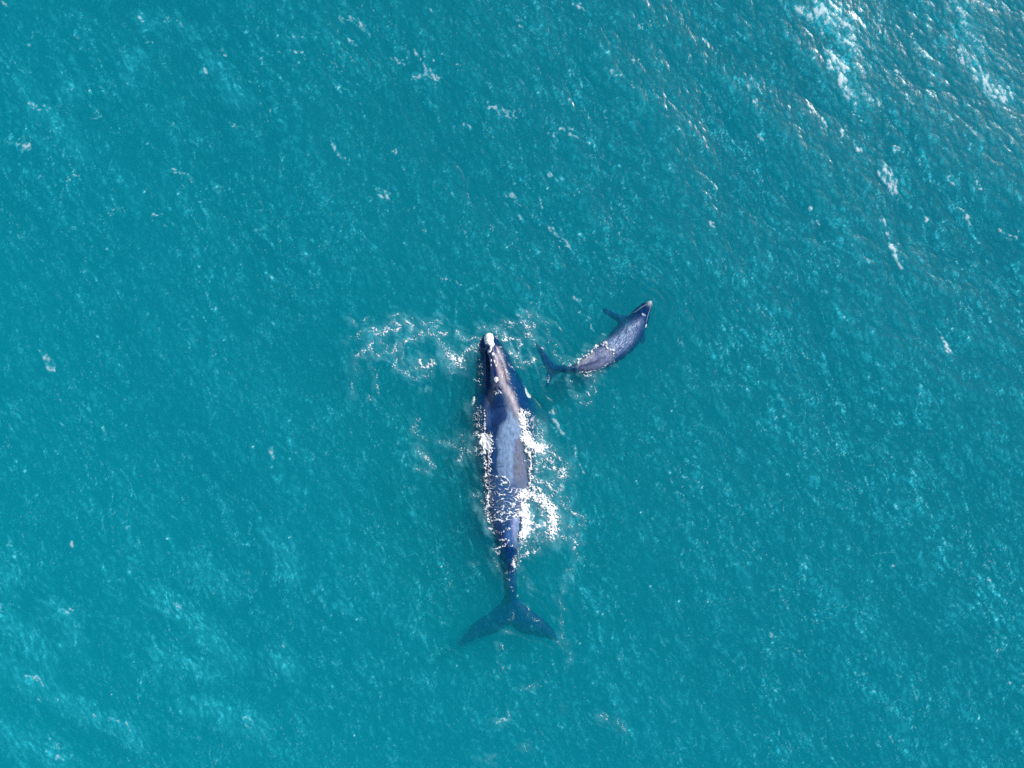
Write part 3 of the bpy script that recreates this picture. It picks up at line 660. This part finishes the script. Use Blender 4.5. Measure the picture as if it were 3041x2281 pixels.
tex = bb * (0.04 * sm(0.35, 1.0, Rp) * (0.1 + 0.9 * Rf ** 1.5) + 0.40 * sm(0.84, 1.0, Rs) * (0.25 + 0.75 * Rf) * (0.3 + 0.7 * Rp) + 0.30 * sm(0.84, 1.0, Rm) * Rf * (0.2 + 0.8 * Rp))
spark = sm(0.88, 1.0, 0.30 * Rs + 0.25 * Rm + 0.25 * Rj + 0.20 * Rf + 0.05 * (Rb - 0.5))
crest = sm(0.72, 0.995, Rj)
arcs = sm(0.72, 1.0, np.cos(2 * np.pi * (np.clip(dw, 0, None) + 0.9 * np.where(nb, wobble, 0)) / 0.55)) * np.exp(-np.clip(dw, 0, None) / 2.4) * sm(0.5, 1.2, dw) * sm(0.35, 0.8, Rp)  # light on the ripple crests, painted as pale arcs
air_sheen = 0.02 + 0.30 * arcs * sm(0.3, 0.8, Rs) + 1.35 * tex + 0.15 * crest * (0.1 + 0.9 * Rf) * bb + 0.6 * spark
air_sheen *= 0.35 + 0.65 * sm(-0.2, 3.0, dw)
foam = 0.8 * sm(0.935, 0.975, 0.30 * Rs + 0.25 * Rm + 0.25 * Rj + 0.20 * Rf)

foam = foam + 0.42 * sm(0.93, 1.0, Rs) * sm(0.50, 1.0, Rm) * (0.45 + 0.55 * Rf) * (0.35 + 0.65 * sm(0.3, 0.9, Rb)) * (0.6 + 0.4 * sm(-6, 10, X + 0.5 * Y)) * sm(0.2, 1.6, dw)
# broken crests and painted sun glints (upper right) at the places where the photograph shows them
strokes_sea = []
def sea(crp, w, s, *lines):
    for ln in lines: strokes_sea.append(([crp(p) for p in ln], w * 0.8 if w < 8 else w, s))
sea(tr, 15, .80, [(780, 60), (850, 130), (950, 180)], [(870, 430), (910, 490), (950, 540), (930, 570)], [(1900, 540), (1980, 640), (2090, 670)], [(1270, 1210), (1300, 1330)])  # all tr strokes: sun glints painted in foam white
sea(tr, 11, .55, [(600, 20), (700, 120), (780, 230)], [(980, 200), (980, 300), (1050, 350)], [(1000, 640), (1060, 750)], [(1700, 30), (1790, 90), (1820, 200), (1850, 300)], [(1780, 380), (1820, 460)], [(1860, 260), (1910, 340)], [(820, 360), (870, 430)], [(930, 570), (1000, 680)])
sea(tr, 4, .75, [(1290, 500), (1350, 530)], [(1480, 380), (1530, 410)], [(1420, 240), (1470, 320)], [(1210, 1230), (1260, 1300)], [(940, 900), (940, 1010)], [(1030, 980), (1040, 1050)], [(1340, 1010), (1380, 1050)], [(1870, 1270), (1920, 1310)], [(740, 1450), (770, 1540)],
    [(1760, 1430), (1860, 1560)], [(2150, 1550), (2180, 1600)], [(320, 640), (330, 720)], [(280, 140), (310, 170)], [(20, 1560), (50, 1590)], [(1480, 1100), (1520, 1150)], [(1000, 770), (1120, 830)], [(1120, 690), (1170, 730)], [(800, 830), (830, 920)], [(690, 800), (720, 830)], [(0, 1270), (40, 1320)], [(340, 930), (410, 990)],
    [(2080, 1600), (2150, 1640)], [(1520, 1520), (1560, 1560)], [(1680, 1230), (1740, 1260)], [(430, 650), (460, 690)], [(1390, 680), (1440, 740)], [(2190, 620), (2211, 640)], [(1190, 120), (1215, 150)])
sea(tl, 3.2, .72, [(960, 140), (1000, 110)], [(1010, 170), (1040, 150)], [(1100, 150), (1150, 120)], [(1230, 120), (1250, 150)], [(1570, 350), (1605, 365)], [(1830, 405), (1850, 400)], [(1580, 630), (1640, 640)], [(860, 570), (900, 595)], [(225, 720), (260, 760)], [(270, 765), (370, 790)],
    [(130, 1020), (150, 990), (190, 990), (205, 1060)], [(490, 1270), (530, 1210)], [(1150, 850), (1200, 880)], [(1650, 890), (1700, 880)], [(1190, 1200), (1280, 1220), (1320, 1280)], [(1750, 1360), (1770, 1390)], [(790, 1470), (820, 1470)], [(1080, 1530), (1110, 1490)], [(220, 256), (240, 256)], [(160, 320), (230, 318)],
    [(1900, 760), (1910, 820)], [(1000, 300), (1030, 290)], [(2040, 370), (2070, 365)], [(10, 0), (60, 40)], [(380, 840), (390, 860)], [(2060, 275), (2090, 270)], [(1430, 490), (1450, 510)], [(800, 915), (850, 950)])
sea(tm, 5, .75, [(20, 130), (100, 145), (160, 180), (240, 240)], [(530, 525), (590, 530), (620, 550)], [(640, 490), (680, 530)], [(1080, 740), (1130, 750), (1160, 790), (1220, 780)], [(1640, 10), (1740, 60)])
sea(tm, 3, .75, [(50, 260), (90, 310)], [(340, 380), (430, 405), (510, 435)], [(750, 390), (790, 400)], [(860, 460), (890, 460)], [(1220, 780), (1320, 775)], [(890, 880), (930, 860)], [(1500, 940), (1600, 900)], [(1630, 930), (1700, 950)], [(1190, 1350), (1250, 1370)], [(1440, 1400), (1450, 1440)],
    [(1290, 1500), (1330, 1530)], [(1490, 1210), (1500, 1230)], [(250, 1300), (330, 1360), (360, 1370)], [(1500, 1600), (1520, 1620)], [(620, 1640), (650, 1650)], [(650, 50), (690, 100)], [(2050, 450), (2100, 440)], [(1680, 205), (1700, 212)], [(990, 1640), (1020, 1650)], [(640, 370), (640, 480)], [(550, 340), (580, 410)], [(1950, 530), (2070, 610)],
    [(1240, 185), (1280, 205)], [(380, 1080), (420, 1060)], [(2100, 180), (2170, 160)], [(80, 560), (140, 570)])
sea(bl, 3.6, .60, [(150, 1020), (220, 1020), (260, 1080)], [(250, 1180), (300, 1220)], [(330, 1060), (370, 1090)], [(390, 1160), (410, 1190)], [(640, 1270), (670, 1300)], [(730, 1310), (820, 1320), (880, 1330), (920, 1390), (950, 1430)], [(1290, 570), (1330, 600)], [(1170, 500), (1250, 530)], [(480, 560), (520, 550)],
    [(390, 1460), (410, 1600)], [(1680, 1340), (1780, 1360)], [(500, 80), (510, 110)], [(690, 790), (710, 810)], [(2000, 790), (2010, 820)], [(0, 540), (20, 545)])
sea(br, 3.2, .60, [(50, 260), (70, 300)], [(1270, 250), (1320, 280)], [(1340, 170), (1370, 190)], [(980, 800), (1030, 850)], [(805, 990), (820, 1000)], [(1250, 1400), (1280, 1450)], [(430, 720), (450, 740)], [(1920, 940), (1950, 965)], [(2000, 900), (2030, 800)], [(2100, 1050), (2130, 1090)], [(1960, 370), (1980, 400)])
sea(fv, 6, .75, [(2030, 735), (2045, 765)], [(900, 160), (935, 165)], [(1900, 375), (1930, 400)], [(1190, 495), (1240, 530)], [(715, 310), (740, 340)], [(820, 415), (840, 425)], [(1905, 480), (1950, 580)], [(590, 970), (600, 990)], [(90, 760), (110, 800)], [(1095, 420), (1115, 425)])
def ripline(crp, *lines):
    for ln in lines: strokes_sea.append(([crp(p) for p in ln], 2.2, .75))
ripline(c2, [(1560, 160), (1680, 280), (1750, 410), (1850, 550)], [(1880, 670), (1930, 730)], [(1980, 880), (2040, 1000), (2050, 1100)], [(1620, 390), (1700, 480)])
ripline(c5, [(740, 40), (810, 90), (850, 150)], [(870, 310), (950, 360), (1000, 440), (1040, 530)], [(100, 150), (200, 180)], [(1170, 580), (1215, 630)])
ripline(fv, [(945, 600), (985, 605), (1010, 620)], [(1190, 880), (1215, 930)], [(1120, 680), (1150, 700)])
def stroke_field(px, py, strokes, gain=1.0):
    d_ = np.zeros(px.shape, np.float32)
    x1d = px; y1d = py
    for pts, wd, s in strokes:
        xs = [p[0] for p in pts]; ys = [p[1] for p in pts]; m_ = wd * 2.3 + 12
        sel = (px > min(xs) - m_) & (px < max(xs) + m_) & (py > min(ys) - m_) & (py < max(ys) + m_)
        if not sel.any(): continue
        dd = seg_dist(px[sel], py[sel], pts)
        v = s * np.clip(1.12 - dd / (wd * 1.9), 0, 1)
        d_[sel] = np.maximum(d_[sel], v)
    return d_
wpx = PX + 9 * samp(CH[0]) ; wpy = PY + 9 * samp(CH[4]) * 0.2
sf = stroke_field(np.where(near, wpx, 1e6), np.where(near, wpy, 1e6), strokes_sea)
Nf = rank(np.where(near, 0.55 * Rf + 0.35 * Rs + 0.25 * np.random.default_rng(3).random(X.shape), 0))
sf = sf * 0.80
hit = sm(0.0, 0.35, sf + Nf - 1.02) * (sf > 0.03)
foam = np.maximum(foam, (0.58 + 0.3 * sm(8, 20, X + Y * 0.6)) * hit * (0.35 + 0.65 * Rf))  # whiter at upper right, where the strokes stand for sun glints
swash_glare = []
for ln in ([(0, 900), (200, 1050), (420, 1180), (650, 1300), (900, 1380), (960, 1440)], [(1100, 470), (1340, 620), (1500, 800), (1650, 930)], [(1150, 880), (1400, 980), (1480, 1010)], [(1400, 1230), (1650, 1330), (1800, 1400)],
           [(350, 560), (500, 620), (510, 780)], [(0, 220), (90, 300), (60, 380)], [(1900, 20), (2020, 190), (2060, 300)], [(1920, 860), (2050, 1000)], [(0, 1400), (180, 1500), (400, 1600)], [(0, 620), (250, 780), (330, 960)], [(1350, 230), (1500, 340), (1600, 400)]):
    swash_glare.append(([bl(p) for p in ln], 26, 0.8))
for ln in ([(780, 60), (950, 230), (980, 330)], [(870, 430), (960, 560), (1060, 750)], [(1780, 60), (1840, 320), (1950, 600), (2090, 670)]):
    swash_glare.append(([tr(p) for p in ln], 26, 0.6))  # glare around the upper-right glints, painted as paler water
for ln in ([(960, 140), (1250, 130), (1350, 260)], [(150, 560), (230, 740), (420, 900), (560, 1080)], [(1450, 380), (1620, 620), (1700, 700)], [(950, 430), (900, 560)], [(540, 560), (480, 680)]):
    swash_glare.append(([tl(p) for p in ln], 18, 0.7))
swf = stroke_field(np.where(near, wpx + 22 * (Rp - 0.5), 1e6), np.where(near, wpy + 22 * (Rm - 0.5), 1e6), swash_glare)
churn = stroke_field(np.where(near, wpx, 1e6), np.where(near, wpy, 1e6), [(p_, w_ * 1.9 + 2, s_) for (p_, w_, s_) in FM + FC + FS]) * (0.25 + 0.75 * sm(-0.25, 0.25, dw))
foam = np.maximum(foam, 0.32 * churn ** 1.6 * (0.35 + 0.65 * Rf) * (0.3 + 0.7 * Rp))
air_sheen = np.clip(air_sheen + 0.24 * churn * (0.3 + 0.7 * Rp) + 0.25 * sf * near + 0.50 * swf * (0.25 + 0.75 * Rf) * (0.3 + 0.7 * sm(0.4, 1.0, 0.5 * Rs + 0.5 * Rm)) * near, 0, 0.8)
foam[~near] = 0; air_sheen[~near] = 0.10
Z = Z + 0.02 * foam * Rf * near

ny, nx = X.shape
co = np.stack([XX, YY, Z], -1).reshape(-1, 3)
ii = np.arange(ny * nx).reshape(ny, nx)
q = np.stack([ii[:-1, :-1], ii[:-1, 1:], ii[1:, 1:], ii[1:, :-1]], -1).reshape(-1, 4)
# close the body of water with sides and a floor
BOT = -30.0
rim = np.concatenate([ii[0, :], ii[1:, -1], ii[-1, -2::-1], ii[-2:0:-1, 0]])
nb0 = len(co); lo = co[rim].copy(); lo[:, 2] = BOT
cen = np.array([[0, 0, BOT]])
co = np.concatenate([co, lo, cen]); nr = len(rim); k = np.arange(nr); k2 = (k + 1) % nr
sides = np.stack([rim, nb0 + k, nb0 + k2, rim[k2]], -1)
q = np.concatenate([q, sides])
wme = mesh_np("water", co[:-1], q, M_WATER)
bmw = None
# floor as one n-gon fan in its own polygons
bmf = bmesh.new(); bmf.from_mesh(wme); bmf.verts.ensure_lookup_table()
cv = bmf.verts.new((0, 0, BOT)); bmf.verts.ensure_lookup_table()
for a in range(0, nr):
    bmf.faces.new((bmf.verts[nb0 + (a + 1) % nr], bmf.verts[nb0 + a], cv))
bmf.to_mesh(wme); bmf.free()
z1 = np.zeros(nr + 1)
fattr(wme, "air_sheen", np.concatenate([air_sheen.ravel(), z1])); fattr(wme, "foam", np.concatenate([foam.ravel(), z1]))  # foam also carries the painted sun glints
water = link("water", wme); tag(water, kind="structure")
sb = bpy.data.meshes.new("seabed"); bmf = bmesh.new(); bmesh.ops.create_grid(bmf, x_segments=60, y_segments=60, size=1000)
for v in bmf.verts: v.co.z = BOT - 1.2 + random.Random(v.index).random() * 0.8
bmf.to_mesh(sb); bmf.free(); sb.materials.append(plain_material("sand", (0.30, 0.27, 0.2), 0.9))
tag(link("seabed", sb), kind="structure")

# ------------------------------------------------------------------ foam churned up by the whales
fx = np.arange(1000, 2000, 1.35); fy = np.arange(850, 2281, 1.35)
FX, FY = np.meshgrid(fx, fy)
wob1 = fbm(FX / 14, FY / 14, 101, 3); wob2 = fbm(FX / 14, FY / 14, 131, 3)
Pz = rank(fbm(FX / 15, FY / 15, 501, 3, 0.6))
QX = FX + 6 * wob1; QY = FY + 6 * wob2
def curl(sx, sy, seed, o=2): return -np.abs(fbm(QX / sx, QY / sy, seed, o, 0.5))
speck = perlin(FX / 3.6, FY / 3.6, 301) + 0.6 * perlin(FX / 6.5, FY / 6.5, 311)
lace = rank(curl(12.0, 12.0, 201)); lace2 = rank(curl(7.0, 7.0, 231)); Rk = rank(speck)
Nz = rank(0.55 * lace + 0.50 * lace2 + 0.85 * Rk)
Nx = rank(1.0 * lace + 0.7 * lace2 + 0.35 * Rk)
# wash flowing over the adult's back: thin curling threads across it
wash = poly_sd(FX + 5 * wob1, FY + 5 * wob2, [c2(p) for p in [(560, 1190), (720, 1215), (860, 1240), (960, 1320), (1090, 1400), (1115, 1500), (1115, 1890), (900, 1910), (820, 1975), (620, 1965), (560, 1790)]])
def thread(lam, warp_, seed):
    """thin wavy lines of froth running across the back"""
    ph = (FY + 0.20 * (FX - 1500) + warp_ * fbm(FX / 30, FY / 46, seed, 2, 0.4)) / lam
    ln = 0.5 + 0.5 * np.cos(2 * np.pi * ph)
    gate = sm(-0.30, 0.15, fbm(FX / 34, FY / 12, seed + 40, 2, 0.6))
    return sm(0.72, 0.98, ln + 0.16 * fbm(FX / 9, FY / 4, seed + 60, 2)) * gate
Nw = np.maximum(thread(13.0, 19, 401), 0.8 * thread(8.5, 22, 431)) * (0.15 + 0.85 * sm(0.1, 0.7, Pz))
def cover(strokes):
    Dn = stroke_field(FX + 8 * wob1, FY + 8 * wob2, strokes)
    Dn = Dn * (1 - (0.34 - 0.55 * Pz) * sm(0.95, 0.65, Dn))
    N = np.where(Dn > 0.5, 0.45 * Nz + 0.55 * Nx, Nz)
    return (sm(0.0, 0.30, Dn * 1.08 + N - 1.03) * (Dn > 0.04)) ** 1.4 * (0.45 + 0.55 * sm(0.3, 0.8, Dn))
washc = np.clip(Nw * 1.15, 0, 1) * sm(4, -6, wash)
wx = (FX - 1520.5) / S; wy = (1140.5 - FY) / S
def wsamp(x, y):                              # height of the sea at world x, y (fine part of the grid)
    j = np.clip((x - ax[0]) * 0 + np.interp(x, ax, np.arange(nx)), 0, nx - 2); i = np.interp(y, ay, np.arange(ny))
    i0 = np.clip(np.floor(i).astype(int), 0, ny - 2); j0 = np.clip(np.floor(j).astype(int), 0, nx - 2); fi = i - i0; fj = j - j0
    return (Z[i0, j0] * (1 - fj) + Z[i0, j0 + 1] * fj) * (1 - fi) + (Z[i0 + 1, j0] * (1 - fj) + Z[i0 + 1, j0 + 1] * fj) * fi
surf_z = wsamp(wx, wy)
def foam_object(name, strokes, bvh_list, label, extra=None, seed=0):
    cov = cover(strokes)
    if extra is not None: cov = np.maximum(cov, extra)
    z = surf_z.copy()
    idx = np.argwhere(cov > 0.01)
    x1, x2, y1, y2 = (1390, 1985, 850, 1960)
    for i, j in idx:
        if x1 < FX[i, j] < x2 and y1 < FY[i, j] < y2:
            for b in bvh_list:
                h = b.ray_cast(Vector((wx[i, j], wy[i, j], 3)), Vector((0, 0, -1)), 3.4)
                if h[0] is not None and h[0].z > z[i, j]: z[i, j] = h[0].z
    z = z + 0.012 + (0.008 + 0.022 * cov * Nx) * cov * (0.6 + 0.8 * Nx)
    z = np.where(cov < 0.02, z - 0.03, z)
    on = cov > 0.03
    fm = on[:-1, :-1] | on[1:, :-1] | on[:-1, 1:] | on[1:, 1:]
    gi = np.arange(FX.size).reshape(FX.shape)
    Q = np.stack([gi[:-1, :-1], gi[1:, :-1], gi[1:, 1:], gi[:-1, 1:]], -1)[fm]
    uq, inv = np.unique(Q, return_inverse=True)
    kk = (CAM_H - z) / CAM_H
    P = np.stack([(wx * kk).ravel()[uq], (wy * kk).ravel()[uq], z.ravel()[uq]], -1)
    me = mesh_np(name, P, inv.reshape(-1, 4), M_FOAM)
    fattr(me, "cover", np.clip(cov.ravel()[uq] * 1.05, 0, 1))
    return tag(link(name, me), label, "foam", kind="stuff")
foam_object("foam", FM, [bvh_m], "white foam and splashes along both sides and over the back of the large whale", washc)
foam_object("foam", FC, [bvh_c], "thin white foam and painted glare over the calf's back and trailing below it")
foam_object("foam", FS, [bvh_m], "ring of scattered white foam left of the large whale's head")
